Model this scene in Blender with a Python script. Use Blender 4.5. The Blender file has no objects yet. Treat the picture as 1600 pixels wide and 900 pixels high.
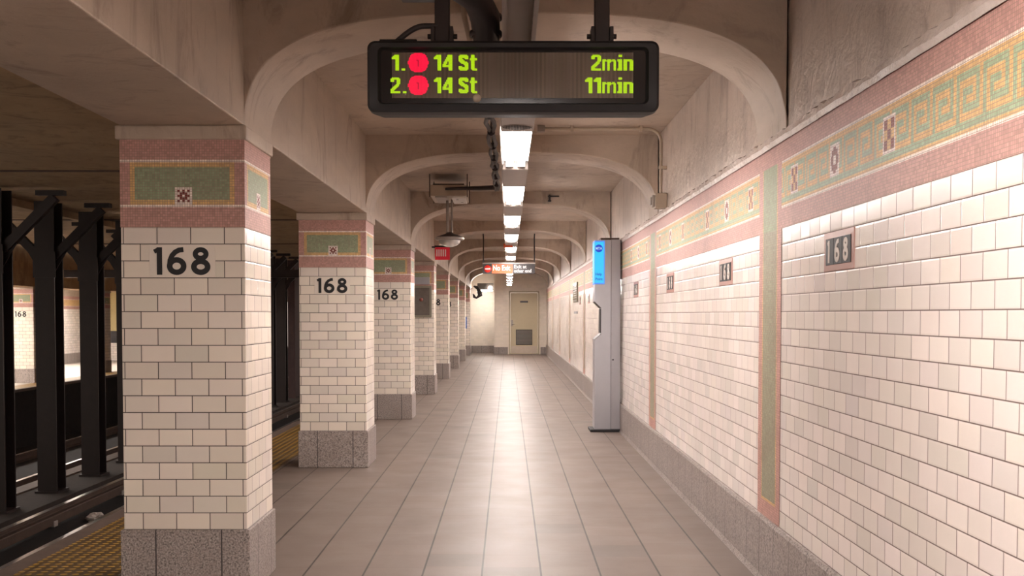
import bpy, bmesh, math, random
from math import sin, cos, pi, radians, sqrt
from mathutils import Vector, Matrix
random.seed(7)
S = bpy.context.scene
COL = S.collection

# ------------------------------------------------------------------ camera, world, exposure
EYE = 1.32
cam = bpy.data.cameras.new('camera'); camo = bpy.data.objects.new('camera', cam); COL.objects.link(camo)
camo.location = (0, 0, EYE)
camo.rotation_euler = (radians(90 - 2.0), 0, 0)
cam.sensor_width = 36; cam.lens = 36 * 1800 / 1600
cam.shift_x = 6.5 / 1600; cam.shift_y = (553.9 - 450) / 1600
cam.clip_start = 0.05; cam.clip_end = 200
S.camera = camo
w = bpy.data.worlds.new('world'); S.world = w; w.use_nodes = True
w.node_tree.nodes['Background'].inputs[0].default_value = (1.0, 0.84, 0.73, 1)
w.node_tree.nodes['Background'].inputs[1].default_value = 0.42
S.view_settings.view_transform = 'Standard'; S.view_settings.look = 'None'
S.view_settings.gamma = 1; S.view_settings.use_curve_mapping = False
S.view_settings.exposure = 1.0
S.cycles.max_bounces = 12; S.cycles.diffuse_bounces = 8; S.cycles.glossy_bounces = 4; S.cycles.caustics_reflective = False; S.cycles.caustics_refractive = False
LAMP = 47.0           # strength of the fluorescent diffusers
LAMP_RGB = (1.0, 0.90, 0.85)
FAR_LAMP = 70.0

# ------------------------------------------------------------------ layout numbers (metres)
XL = -1.215           # pillar face towards the corridor
XP = -1.79            # pillar face towards the track
XR = 1.28             # tiled wall
Y0, BAY = 5.34, 4.55  # first pillar front, spacing
PD = 0.58             # pillar depth
ZTOP = 2.124          # top of mosaic
CEIL = 2.85
YE = 38.0             # end wall
CELL = 0.0115
PY = [Y0 + BAY * k for k in range(8)]

# ------------------------------------------------------------------ node helpers
def newmat(name):
    m = bpy.data.materials.new(name); m.use_nodes = True
    nt = m.node_tree; b = nt.nodes['Principled BSDF']
    return m, nt, b
def N(nt, t, **kw):
    n = nt.nodes.new(t)
    for k, v in kw.items(): setattr(n, k, v)
    return n
def L(nt, a, b): nt.links.new(a, b)
def math_(nt, op, a, b=None, c=None):
    n = N(nt, 'ShaderNodeMath', operation=op)
    for i, v in enumerate((a, b, c)):
        if v is None: continue
        if isinstance(v, (int, float)): n.inputs[i].default_value = v
        else: L(nt, v, n.inputs[i])
    return n.outputs[0]
def mixc(nt, f, a, b, mode='MIX'):
    n = N(nt, 'ShaderNodeMix', data_type='RGBA', blend_type=mode)
    for s, v in ((0, f), (6, a), (7, b)):
        if isinstance(v, (int, float)): n.inputs[s].default_value = v
        elif isinstance(v, tuple): n.inputs[s].default_value = (*v, 1) if len(v) == 3 else v
        else: L(nt, v, n.inputs[s])
    return n.outputs[2]
def noise(nt, vec, scale, detail=4, rough=0.55, dist=0.0):
    n = N(nt, 'ShaderNodeTexNoise'); n.inputs['Scale'].default_value = scale
    n.inputs['Detail'].default_value = detail; n.inputs['Roughness'].default_value = rough
    n.inputs['Distortion'].default_value = dist
    if vec is not None: L(nt, vec, n.inputs['Vector'])
    return n.outputs['Fac']
def ramp(nt, f, stops):
    n = N(nt, 'ShaderNodeValToRGB'); L(nt, f, n.inputs[0])
    e = n.color_ramp.elements
    while len(e) < len(stops): e.new(0.5)
    for i, (p, c) in enumerate(stops):
        e[i].position = p; e[i].color = (c, c, c, 1) if isinstance(c, (int, float)) else (*c, 1)
    return n.outputs[0]
def bump(nt, h, strength, dist=0.01, normal=None):
    n = N(nt, 'ShaderNodeBump'); n.inputs['Strength'].default_value = strength
    n.inputs['Distance'].default_value = dist; L(nt, h, n.inputs['Height'])
    if normal is not None: L(nt, normal, n.inputs['Normal'])
    return n.outputs[0]
def geo(nt): return N(nt, 'ShaderNodeNewGeometry').outputs['Position']
def uv(nt): return N(nt, 'ShaderNodeUVMap').outputs[0]
def mapping(nt, vec, scale=(1, 1, 1), loc=(0, 0, 0)):
    n = N(nt, 'ShaderNodeMapping'); n.inputs['Scale'].default_value = scale; n.inputs['Location'].default_value = loc
    L(nt, vec, n.inputs['Vector']); return n.outputs[0]

def plain(name, col, rough=0.5, metal=0.0, emit=None, es=1.0, var=0.12, bumpy=0.0):
    m, nt, b = newmat(name)
    b.inputs['Roughness'].default_value = rough; b.inputs['Metallic'].default_value = metal
    f = noise(nt, geo(nt), 9, 5)
    c = mixc(nt, f, tuple(x * (1 - var) for x in col), tuple(min(1, x * (1 + var)) for x in col))
    L(nt, c, b.inputs['Base Color'])
    if bumpy: L(nt, bump(nt, noise(nt, geo(nt), 60, 4), bumpy, 0.004), b.inputs['Normal'])
    if emit:
        b.inputs['Emission Color'].default_value = (*emit, 1); b.inputs['Emission Strength'].default_value = es
    return m

def tile_mat(name, col, w, h, grout, mortar, rough, jitter, var, offx=0.0, offy=0.0, stagger=0.5, wear=0.10):
    """glazed tiles in a running bond, laid out in metres on the UV map"""
    m, nt, b = newmat(name)
    sep = N(nt, 'ShaderNodeSeparateXYZ'); L(nt, uv(nt), sep.inputs[0])
    u = math_(nt, 'ADD', sep.outputs[0], offx + 100 * w); v = math_(nt, 'ADD', sep.outputs[1], offy + 100 * h)
    vr = math_(nt, 'DIVIDE', v, h); row = math_(nt, 'FLOOR', vr)
    par = math_(nt, 'MULTIPLY', math_(nt, 'MODULO', row, 2.0), stagger)
    ur = math_(nt, 'ADD', math_(nt, 'DIVIDE', u, w), par); colm = math_(nt, 'FLOOR', ur)
    fu = math_(nt, 'MULTIPLY', math_(nt, 'SUBTRACT', ur, colm), w); fv = math_(nt, 'MULTIPLY', math_(nt, 'SUBTRACT', vr, row), h)
    du = math_(nt, 'MINIMUM', fu, math_(nt, 'SUBTRACT', w, fu)); dv = math_(nt, 'MINIMUM', fv, math_(nt, 'SUBTRACT', h, fv))
    d = math_(nt, 'MINIMUM', du, dv)
    comb = N(nt, 'ShaderNodeCombineXYZ'); L(nt, colm, comb.inputs[0]); L(nt, row, comb.inputs[1])
    wn = N(nt, 'ShaderNodeTexWhiteNoise'); wn.noise_dimensions = '3D'; L(nt, comb.outputs[0], wn.inputs['Vector'])
    g = N(nt, 'ShaderNodeMapRange'); g.inputs['From Min'].default_value = mortar * 0.5; g.inputs['From Max'].default_value = mortar * 1.1
    L(nt, d, g.inputs['Value'])                       # 0 in the joint, 1 on the tile
    base = mixc(nt, wn.outputs['Value'], tuple(x * (1 - var) for x in col), tuple(min(1, x * (1 + var * .6)) for x in col))
    tint = mixc(nt, var * 0.35, base, wn.outputs['Color'], 'OVERLAY')
    dirt = ramp(nt, noise(nt, geo(nt), 2.3, 8, 0.7), [(0.45, 0.0), (0.8, 1.0)])
    tint = mixc(nt, math_(nt, 'MULTIPLY', dirt, wear), tint, tuple(x * .45 for x in col))
    c = mixc(nt, g.outputs[0], grout, tint)
    L(nt, c, b.inputs['Base Color'])
    r = math_(nt, 'ADD', math_(nt, 'MULTIPLY', math_(nt, 'SUBTRACT', 1.0, g.outputs[0]), 0.5), rough)
    L(nt, r, b.inputs['Roughness']); b.inputs['Specular IOR Level'].default_value = 0.28
    # every tile sits at a slightly different tilt
    ge = N(nt, 'ShaderNodeNewGeometry')
    vm = N(nt, 'ShaderNodeVectorMath', operation='SUBTRACT'); L(nt, wn.outputs['Color'], vm.inputs[0]); vm.inputs[1].default_value = (.5, .5, .5)
    vs = N(nt, 'ShaderNodeVectorMath', operation='SCALE'); L(nt, vm.outputs[0], vs.inputs[0]); vs.inputs['Scale'].default_value = jitter
    va = N(nt, 'ShaderNodeVectorMath', operation='ADD'); L(nt, vs.outputs[0], va.inputs[0]); L(nt, ge.outputs['Normal'], va.inputs[1])
    vn = N(nt, 'ShaderNodeVectorMath', operation='NORMALIZE'); L(nt, va.outputs[0], vn.inputs[0])
    g2 = N(nt, 'ShaderNodeMapRange'); g2.inputs['From Min'].default_value = mortar * 0.4; g2.inputs['From Max'].default_value = mortar * 3
    g2.interpolation_type = 'SMOOTHSTEP'; L(nt, d, g2.inputs['Value'])
    hh = math_(nt, 'ADD', g2.outputs[0], math_(nt, 'MULTIPLY', noise(nt, geo(nt), 14, 2), 0.5))
    L(nt, bump(nt, hh, 0.4, 0.0018, vn.outputs[0]), b.inputs['Normal'])
    return m

def mosaic_mat(name, col, jit=0.16, rough=0.5):
    m, nt, b = newmat(name); b.inputs['Specular IOR Level'].default_value = 0.2
    sep = N(nt, 'ShaderNodeSeparateXYZ'); L(nt, uv(nt), sep.inputs[0])
    def cell(o):
        q = math_(nt, 'DIVIDE', o, CELL); fl = math_(nt, 'FLOOR', q); fr = math_(nt, 'SUBTRACT', q, fl)
        return fl, math_(nt, 'MINIMUM', fr, math_(nt, 'SUBTRACT', 1.0, fr))
    cu, du = cell(sep.outputs[0]); cv, dv = cell(sep.outputs[1])
    comb = N(nt, 'ShaderNodeCombineXYZ'); L(nt, cu, comb.inputs[0]); L(nt, cv, comb.inputs[1])
    wn = N(nt, 'ShaderNodeTexWhiteNoise'); wn.noise_dimensions = '2D'; L(nt, comb.outputs[0], wn.inputs['Vector'])
    g = math_(nt, 'GREATER_THAN', math_(nt, 'MINIMUM', du, dv), 0.07)
    base = mixc(nt, wn.outputs['Value'], tuple(x * (1 - jit) for x in col), tuple(min(1, x * (1 + jit)) for x in col))
    stain = ramp(nt, noise(nt, geo(nt), 5, 6, 0.6), [(0.5, 0.0), (0.75, 0.35)])
    base = mixc(nt, stain, base, (0.22, 0.15, 0.12))
    L(nt, mixc(nt, g, (0.30, 0.21, 0.17), base), b.inputs['Base Color'])
    b.inputs['Roughness'].default_value = rough
    return m

def plaster_mat(name, col, dark, amount=0.5, rough=0.55, bs=0.35):
    m, nt, b = newmat(name)
    p = geo(nt)
    a = noise(nt, mapping(nt, p, (1.0, 0.55, 1.6)), 1.6, 9, 0.62, 0.4)
    c = mixc(nt, ramp(nt, a, [(0.3, 0.0), (0.7, 1.0)]), tuple(x * .76 for x in col), tuple(min(1, x * 1.08) for x in col))
    s = ramp(nt, noise(nt, mapping(nt, p, (1, 1, 0.35)), 3.1, 10, 0.7, 1.2), [(0.52, 0.0), (0.74, 1.0)])
    c = mixc(nt, math_(nt, 'MULTIPLY', s, amount), c, dark)
    sp = ramp(nt, noise(nt, p, 38, 3, 0.5), [(0.70, 0.0), (0.76, 1.0)])
    c = mixc(nt, math_(nt, 'MULTIPLY', sp, 0.35 * amount), c, dark)
    L(nt, c, b.inputs['Base Color']); b.inputs['Roughness'].default_value = rough
    h = math_(nt, 'ADD', noise(nt, p, 7, 8, 0.6, 0.5), math_(nt, 'MULTIPLY', noise(nt, p, 45, 3), 0.15))
    L(nt, bump(nt, h, bs, 0.02), b.inputs['Normal'])
    return m

def granite_mat(name, joint, offx=0.0):
    m, nt, b = newmat(name)
    p = geo(nt)
    f = noise(nt, p, 110, 3, 0.75)
    g2 = noise(nt, p, 45, 3, 0.7)
    c = mixc(nt, ramp(nt, f, [(0.38, 0.0), (0.60, 1.0)]), (0.07, 0.058, 0.054), (0.46, 0.40, 0.37))
    c = mixc(nt, ramp(nt, g2, [(0.45, 0.0), (0.65, 0.6)]), c, (0.34, 0.28, 0.25))
    big = ramp(nt, noise(nt, p, 1.7, 6, 0.6), [(0.4, 0.0), (0.75, 0.5)])
    c = mixc(nt, big, c, (0.20, 0.15, 0.125))
    sep = N(nt, 'ShaderNodeSeparateXYZ'); L(nt, uv(nt), sep.inputs[0])
    q = math_(nt, 'DIVIDE', math_(nt, 'ADD', sep.outputs[0], offx + 100 * joint), joint)
    fr = math_(nt, 'FRACT', q); d = math_(nt, 'MULTIPLY', math_(nt, 'MINIMUM', fr, math_(nt, 'SUBTRACT', 1.0, fr)), joint)
    k = math_(nt, 'LESS_THAN', d, 0.0035)
    c = mixc(nt, k, c, (0.05, 0.04, 0.04))
    L(nt, c, b.inputs['Base Color']); b.inputs['Roughness'].default_value = 0.42
    L(nt, bump(nt, f, 0.15, 0.002), b.inputs['Normal'])
    return m

def floor_mat():
    m, nt, b = newmat('floor_tile'); w_, l_ = 0.301, 0.305
    sep = N(nt, 'ShaderNodeSeparateXYZ'); L(nt, geo(nt), sep.inputs[0])
    q = math_(nt, 'DIVIDE', math_(nt, 'ADD', sep.outputs[0], 0.132 + 30.1), w_); cx = math_(nt, 'FLOOR', q); fx = math_(nt, 'SUBTRACT', q, cx)
    wn0 = N(nt, 'ShaderNodeTexWhiteNoise'); wn0.noise_dimensions = '1D'; L(nt, cx, wn0.inputs['W'])
    r = math_(nt, 'ADD', math_(nt, 'DIVIDE', math_(nt, 'ADD', sep.outputs[1], 30.6), l_), math_(nt, 'MULTIPLY', wn0.outputs['Value'], 0.30)); cy = math_(nt, 'FLOOR', r); fy = math_(nt, 'SUBTRACT', r, cy)
    dx = math_(nt, 'MULTIPLY', math_(nt, 'MINIMUM', fx, math_(nt, 'SUBTRACT', 1.0, fx)), w_)
    dy = math_(nt, 'MULTIPLY', math_(nt, 'MINIMUM', fy, math_(nt, 'SUBTRACT', 1.0, fy)), l_)
    comb = N(nt, 'ShaderNodeCombineXYZ'); L(nt, cx, comb.inputs[0]); L(nt, cy, comb.inputs[1])
    wn = N(nt, 'ShaderNodeTexWhiteNoise'); wn.noise_dimensions = '2D'; L(nt, comb.outputs[0], wn.inputs['Vector'])
    col = mixc(nt, wn.outputs['Value'], (0.172, 0.131, 0.110), (0.196, 0.150, 0.126))
    odd = math_(nt, 'GREATER_THAN', wn.outputs['Value'], 0.965)
    col = mixc(nt, math_(nt, 'MULTIPLY', odd, 0.5), col, (0.11, 0.095, 0.085))
    sp = noise(nt, geo(nt), 170, 2, 0.6); col = mixc(nt, ramp(nt, sp, [(0.35, 0.22), (0.65, 0.0)]), col, (0.11, 0.085, 0.07))
    big = ramp(nt, noise(nt, mapping(nt, geo(nt), (1, .4, 1)), 1.1, 8, 0.65, 0.6), [(0.42, 0.0), (0.75, 0.45)])
    col = mixc(nt, big, col, (0.12, 0.092, 0.078))
    jx = math_(nt, 'LESS_THAN', dx, 0.0048); jy = math_(nt, 'LESS_THAN', dy, 0.0024)
    col = mixc(nt, math_(nt, 'MULTIPLY', jy, 0.65), col, (0.12, 0.09, 0.075))
    col = mixc(nt, jx, col, (0.035, 0.026, 0.022))
    L(nt, col, b.inputs['Base Color'])
    rr = math_(nt, 'ADD', math_(nt, 'MULTIPLY', noise(nt, geo(nt), 3, 6), 0.2), 0.36); L(nt, rr, b.inputs['Roughness']); b.inputs['Specular IOR Level'].default_value = 0.30
    hh = math_(nt, 'SUBTRACT', math_(nt, 'MULTIPLY', sp, 0.25), math_(nt, 'MAXIMUM', jx, jy))
    L(nt, bump(nt, hh, 0.35, 0.002), b.inputs['Normal'])
    return m

def tactile_mat():
    m, nt, b = newmat('tactile_yellow'); s = 0.06
    sep = N(nt, 'ShaderNodeSeparateXYZ'); L(nt, geo(nt), sep.inputs[0])
    def fr(o):
        f = math_(nt, 'FRACT', math_(nt, 'DIVIDE', math_(nt, 'ADD', o, 60), s)); return math_(nt, 'SUBTRACT', f, 0.5)
    fx, fy = fr(sep.outputs[0]), fr(sep.outputs[1])
    d = math_(nt, 'SQRT', math_(nt, 'ADD', math_(nt, 'MULTIPLY', fx, fx), math_(nt, 'MULTIPLY', fy, fy)))
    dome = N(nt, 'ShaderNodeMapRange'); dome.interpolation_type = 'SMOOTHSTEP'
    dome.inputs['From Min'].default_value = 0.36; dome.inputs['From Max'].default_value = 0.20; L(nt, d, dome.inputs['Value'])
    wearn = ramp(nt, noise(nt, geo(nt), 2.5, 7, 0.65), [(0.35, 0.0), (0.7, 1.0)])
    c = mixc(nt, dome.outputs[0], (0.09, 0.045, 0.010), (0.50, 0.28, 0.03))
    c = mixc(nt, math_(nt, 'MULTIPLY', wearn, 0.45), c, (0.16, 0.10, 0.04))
    L(nt, c, b.inputs['Base Color']); b.inputs['Roughness'].default_value = 0.5
    L(nt, bump(nt, dome.outputs[0], 0.9, 0.006), b.inputs['Normal'])
    return m

TILE = (0.76, 0.68, 0.59)
M = {}
M['tile'] = tile_mat('glazed_tile', TILE, 0.1555, 0.0781, (0.05, 0.035, 0.03), 0.0024, 0.16, 0.012, 0.10, offx=0.04125, offy=-0.317)
M['walltile'] = tile_mat('glazed_wall_tile', (0.78, 0.70, 0.645), 0.1555, 0.0781, (0.15, 0.105, 0.09), 0.0026, 0.2, 0.022, 0.10, offy=-0.317)
M['farwalltile'] = tile_mat('cream_block', (0.78, 0.70, 0.60), 0.1555, 0.0781, (0.66, 0.58, 0.49), 0.002, 0.25, 0.01, 0.05, offy=-0.317)
M['pink'] = mosaic_mat('mosaic_pink', (0.52, 0.285, 0.25))
M['white'] = mosaic_mat('mosaic_white', (0.84, 0.74, 0.68))
M['gold'] = mosaic_mat('mosaic_gold', (0.68, 0.43, 0.18))
M['green'] = mosaic_mat('mosaic_green', (0.27, 0.34, 0.21))
M['keygreen'] = mosaic_mat('mosaic_light_green', (0.33, 0.44, 0.28))
M['bandgreen'] = mosaic_mat('mosaic_grey_green', (0.29, 0.295, 0.205))
M['red'] = mosaic_mat('mosaic_dark_red', (0.20, 0.04, 0.035))
M['plaster'] = plaster_mat('painted_plaster', (0.50, 0.405, 0.325), (0.13, 0.078, 0.05), 0.7)
M['wallplaster'] = plaster_mat('stained_wall_plaster', (0.54, 0.44, 0.37), (0.17, 0.105, 0.08), 0.9, 0.35, 0.7)
M['trackplaster'] = plaster_mat('sooty_plaster', (0.46, 0.32, 0.185), (0.09, 0.055, 0.035), 0.7, 0.8)
M['ledge'] = plaster_mat('peeling_paint', (0.62, 0.52, 0.46), (0.25, 0.17, 0.13), 0.55, 0.3, 1.0)
M['granite'] = granite_mat('granite', 0.302)
M['pgranite'] = granite_mat('granite_pillar', 0.306, 0.1355)
M['floor'] = floor_mat()
M['tactile'] = tactile_mat()
M['floorfar'] = plain('far_platform_floor', (0.36, 0.31, 0.27), 0.6)
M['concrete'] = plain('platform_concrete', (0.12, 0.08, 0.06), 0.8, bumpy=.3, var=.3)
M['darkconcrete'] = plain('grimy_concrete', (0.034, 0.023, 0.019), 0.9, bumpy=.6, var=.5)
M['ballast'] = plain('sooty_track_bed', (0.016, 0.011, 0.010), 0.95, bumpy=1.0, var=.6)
M['steel_dark'] = plain('dark_painted_steel', (0.024, 0.015, 0.014), 0.45, var=.3, bumpy=.2)
M['rust'] = plain('rusty_steel', (0.09, 0.055, 0.04), 0.6, var=.4, bumpy=.4)
M['railtop'] = plain('polished_rail', (0.62, 0.55, 0.50), 0.28, 0.9)
M['housing'] = plain('fixture_enamel', (0.36, 0.31, 0.28), 0.4)
M['galv'] = plain('galvanised_steel', (0.34, 0.30, 0.27), 0.38, 0.5)
M['conduit'] = plain('painted_conduit', (0.42, 0.34, 0.26), 0.35)
M['cable'] = plain('dark_cable', (0.035, 0.028, 0.03), 0.5)
M['black'] = plain('black_powder_coat', (0.009, 0.007, 0.008), 0.6)
M['bezel'] = plain('black_glass_bezel', (0.012, 0.009, 0.010), 0.2)
M['silver'] = plain('brushed_aluminium', (0.42, 0.42, 0.45), 0.34, 0.55, var=.05)
M['silver2'] = plain('grey_aluminium', (0.37, 0.36, 0.38), 0.4, 0.5, var=.05)
M['digit'] = plain('black_ceramic', (0.010, 0.009, 0.010), 0.6)
M['wdigit'] = plain('white_ceramic', (0.70, 0.62, 0.56), 0.2)
M['panel'] = plain('ivory_ceramic', (0.76, 0.68, 0.59), 0.18, var=.05)
M['numgrey'] = plain('soft_pink_ceramic', (0.46, 0.27, 0.23), 0.25)
M['door'] = plain('beige_door_paint', (0.52, 0.44, 0.29), 0.45, var=.06)
M['doorframe'] = plain('beige_frame_paint', (0.46, 0.39, 0.27), 0.45, var=.06)
M['louver'] = plain('dark_louver', (0.045, 0.035, 0.03), 0.5)
M['kick'] = plain('steel_kickplate', (0.50, 0.42, 0.34), 0.35, 0.3)
M['redsign'] = plain('red_sign_glow_paint', (0.50, 0.018, 0.03), 0.4, emit=(0.6, 0.01, 0.03), es=0.15)  # faint red glow put into the sign's paint colour
M['orange'] = plain('orange_sign_enamel', (0.85, 0.13, 0.03), 0.4, var=.03)
M['signwhite'] = plain('white_sign_enamel', (0.80, 0.76, 0.72), 0.4, var=.03)
M['signblack'] = plain('black_sign_enamel', (0.035, 0.03, 0.032), 0.35, var=.1)
M['signred'] = plain('no_entry_red', (0.70, 0.03, 0.02), 0.4, var=.03)
M['blue'] = plain('blue_enamel', (0.03, 0.12, 0.48), 0.4, var=.1)
M['paper'] = plain('crumpled_paper', (0.62, 0.55, 0.50), 0.8, bumpy=.8)
M['glasscase'] = plain('smoky_glass_panel', (0.12, 0.10, 0.085), 0.08, var=.35)
M['caseframe'] = plain('bronze_green_frame', (0.22, 0.20, 0.15), 0.35, 0.4)
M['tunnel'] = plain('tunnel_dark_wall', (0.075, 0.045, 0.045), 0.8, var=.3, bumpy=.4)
M['yellowwall'] = plain('yellow_wall_paint', (0.55, 0.45, 0.22), 0.6)
def emit_mat(name, col, s):
    m, nt, b = newmat(name); b.inputs['Base Color'].default_value = (0.02, 0.02, 0.02, 1)
    b.inputs['Emission Color'].default_value = (*col, 1); b.inputs['Emission Strength'].default_value = s
    b.inputs['Roughness'].default_value = 0.6
    return m
M['lamp'] = emit_mat('lit_diffuser', LAMP_RGB, LAMP)
M['tube'] = emit_mat('lit_tube', LAMP_RGB, LAMP * 1.0)
M['farlamp'] = emit_mat('lit_far_diffuser', (1.0, 0.93, 0.86), FAR_LAMP)
M['recesslamp'] = emit_mat('lit_recess_lens', (1.0, 0.92, 0.88), 34.0)
M['nearlamp'] = emit_mat('lit_near_diffuser', LAMP_RGB, LAMP * 1.2)
M['led'] = emit_mat('green_led', (0.52, 0.86, 0.0), 0.5)
M['ledred'] = emit_mat('red_led', (1.0, 0.0, 0.045), 0.55)
M['leddim'] = emit_mat('dark_red_led', (0.62, 0.0, 0.03), 0.4)
M['helpblue'] = emit_mat('cyan_light_panel', (0.03, 0.62, 1.0), 0.48)
M['helpglow'] = emit_mat('blue_light_edge', (0.10, 0.32, 1.0), 0.48)
M['helpink'] = emit_mat('deep_blue_print', (0.02, 0.08, 0.75), 0.4)
M['helpwhite'] = emit_mat('white_print', (0.5, 0.8, 1.0), 0.45)
def screen_mat():
    m, nt, b = newmat('led_matrix_off')
    sep = N(nt, 'ShaderNodeSeparateXYZ'); L(nt, uv(nt), sep.inputs[0])
    p = 0.00461
    fx = math_(nt, 'FRACT', math_(nt, 'DIVIDE', math_(nt, 'ADD', sep.outputs[0], 10), p))
    k = math_(nt, 'LESS_THAN', fx, 0.38)
    big = noise(nt, mapping(nt, geo(nt), (9, 1, 2)), 0.9, 3)
    c = mixc(nt, ramp(nt, big, [(0.3, 0.0), (0.7, 1.0)]), (0.17, 0.135, 0.105), (0.30, 0.24, 0.19))
    c = mixc(nt, k, c, (0.02, 0.015, 0.013))
    L(nt, c, b.inputs['Base Color']); b.inputs['Roughness'].default_value = 0.12
    return m
M['screen'] = screen_mat()

# ------------------------------------------------------------------ mesh builder
class MB:
    def __init__(s): s.v = []; s.f = []; s.m = []; s.sm = []; s.slots = []
    def slot(s, mat):
        if mat not in s.slots: s.slots.append(mat)
        return s.slots.index(mat)
    def face(s, pts, mat='x', smooth=False):
        i = len(s.v); s.v += [tuple(p) for p in pts]; s.f.append(tuple(range(i, i + len(pts)))); s.m.append(s.slot(mat)); s.sm.append(smooth)
    def raw(s, vs, fs, mat, smooth=False):
        i = len(s.v); s.v += [tuple(p) for p in vs]
        for f in fs: s.f.append(tuple(i + k for k in f)); s.m.append(s.slot(mat)); s.sm.append(smooth)
    def box(s, x0, x1, y0, y1, z0, z1, mat='x', bev=0.0):
        if bev <= 0:
            vs = [(x0, y0, z0), (x1, y0, z0), (x1, y1, z0), (x0, y1, z0), (x0, y0, z1), (x1, y0, z1), (x1, y1, z1), (x0, y1, z1)]
            s.raw(vs, [(0, 3, 2, 1), (4, 5, 6, 7), (0, 1, 5, 4), (1, 2, 6, 5), (2, 3, 7, 6), (3, 0, 4, 7)], mat); return s
        bm = bmesh.new(); bmesh.ops.create_cube(bm, size=1)
        for v in bm.verts: v.co = Vector(((x0 + x1) / 2 + v.co.x * (x1 - x0), (y0 + y1) / 2 + v.co.y * (y1 - y0), (z0 + z1) / 2 + v.co.z * (z1 - z0)))
        bmesh.ops.bevel(bm, geom=bm.edges[:], offset=bev, segments=2, affect='EDGES', profile=0.5)
        bm.verts.index_update(); s.raw([v.co for v in bm.verts], [[v.index for v in f.verts] for f in bm.faces], mat); bm.free(); return s
    def tube(s, pts, r, mat='x', n=12, caps=True):
        pts = [Vector(p) for p in pts]; rings = []; up = None
        rs = r if isinstance(r, (list, tuple)) else [r] * len(pts)
        for i, p in enumerate(pts):
            t = (pts[min(i + 1, len(pts) - 1)] - pts[max(i - 1, 0)]).normalized()
            if up is None:
                up = Vector((0, 0, 1)) if abs(t.z) < 0.9 else Vector((1, 0, 0))
            a = t.cross(up).normalized(); b = a.cross(t).normalized(); up = b
            rings.append([p + (a * cos(2 * pi * k / n) + b * sin(2 * pi * k / n)) * rs[i] for k in range(n)])
        vs = [q for rg in rings for q in rg]; fs = []
        for i in range(len(rings) - 1):
            for k in range(n):
                k2 = (k + 1) % n; fs.append((i * n + k, i * n + k2, (i + 1) * n + k2, (i + 1) * n + k))
        s.raw(vs, fs, mat, True)
        if caps: s.face(rings[0][::-1], mat); s.face(rings[-1], mat)
        return s
    def lathe(s, c, prof, mat='x', n=24, axis='z'):
        """prof: list of (radius, height)"""
        vs = []; fs = []
        for r, h in prof:
            for k in range(n):
                a = 2 * pi * k / n
                if axis == 'z': vs.append((c[0] + r * cos(a), c[1] + r * sin(a), c[2] + h))
                elif axis == 'y': vs.append((c[0] + r * cos(a), c[1] + h, c[2] + r * sin(a)))
                else: vs.append((c[0] + h, c[1] + r * cos(a), c[2] + r * sin(a)))
        for i in range(len(prof) - 1):
            for k in range(n):
                k2 = (k + 1) % n; fs.append((i * n + k, i * n + k2, (i + 1) * n + k2, (i + 1) * n + k))
        s.raw(vs, fs, mat, True); return s
    def prism(s, poly, d0, d1, axis='y', mat='x'):
        """poly in the plane across axis: y -> (x,z), x -> (y,z), z -> (x,y)"""
        def P(p, d): return {'y': (p[0], d, p[1]), 'x': (d, p[0], p[1]), 'z': (p[0], p[1], d)}[axis]
        n = len(poly); vs = [P(p, d0) for p in poly] + [P(p, d1) for p in poly]
        fs = [(i, (i + 1) % n, n + (i + 1) % n, n + i) for i in range(n)] + [tuple(range(n))[::-1], tuple(range(n, 2 * n))]
        s.raw(vs, fs, mat); return s
    def ribbon(s, pts, wd, fr, th, mat, closed=False):
        """flat stroke of width wd on frame fr=(origin,U,V,Nrm), thickness th"""
        o, U, V, Nn = fr; n = len(pts); Lq, Rq = [], []
        for i in range(n):
            a = pts[(i - 1) % n] if closed or i > 0 else pts[i]; b = pts[(i + 1) % n] if closed or i < n - 1 else pts[i]
            t = Vector((b[0] - a[0], b[1] - a[1])).normalized(); q = Vector((-t.y, t.x)) * wd / 2; p = Vector(pts[i])
            Lq.append(p + q); Rq.append(p - q)
        def W(p, h): return o + U * p.x + V * p.y + Nn * h
        m_ = n if closed else n - 1
        for i in range(m_):
            j = (i + 1) % n
            s.face([W(Rq[i], th), W(Rq[j], th), W(Lq[j], th), W(Lq[i], th)], mat)
            s.face([W(Lq[i], th), W(Lq[j], th), W(Lq[j], 0), W(Lq[i], 0)], mat)
            s.face([W(Rq[j], th), W(Rq[i], th), W(Rq[i], 0), W(Rq[j], 0)], mat)
        if not closed:
            s.face([W(Lq[0], 0), W(Rq[0], 0), W(Rq[0], th), W(Lq[0], th)], mat)
            s.face([W(Rq[-1], 0), W(Lq[-1], 0), W(Lq[-1], th), W(Rq[-1], th)], mat)
        return s
    def build(s, name, mat=None, parent=None, weld=False, loc=None):
        me = bpy.data.meshes.new(name); me.from_pydata(s.v, [], s.f)
        for k in s.slots: me.materials.append(M[mat] if k == 'x' else M[k])
        me.polygons.foreach_set('material_index', s.m); me.polygons.foreach_set('use_smooth', s.sm)
        uvl = me.uv_layers.new(name='UVMap'); me.update()
        uvs = []
        for p in me.polygons:
            nx, ny, nz = (abs(c) for c in p.normal)
            for vi in p.vertices:
                c = me.vertices[vi].co
                uvs += ([c.y, c.z] if nx >= ny and nx >= nz else [c.x, c.z] if ny >= nz else [c.x, c.y])
        uvl.data.foreach_set('uv', uvs)
        o = bpy.data.objects.new(name, me); COL.objects.link(o)
        if parent is not None: o.parent = parent
        if loc is not None: o.location = loc
        return o

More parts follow.
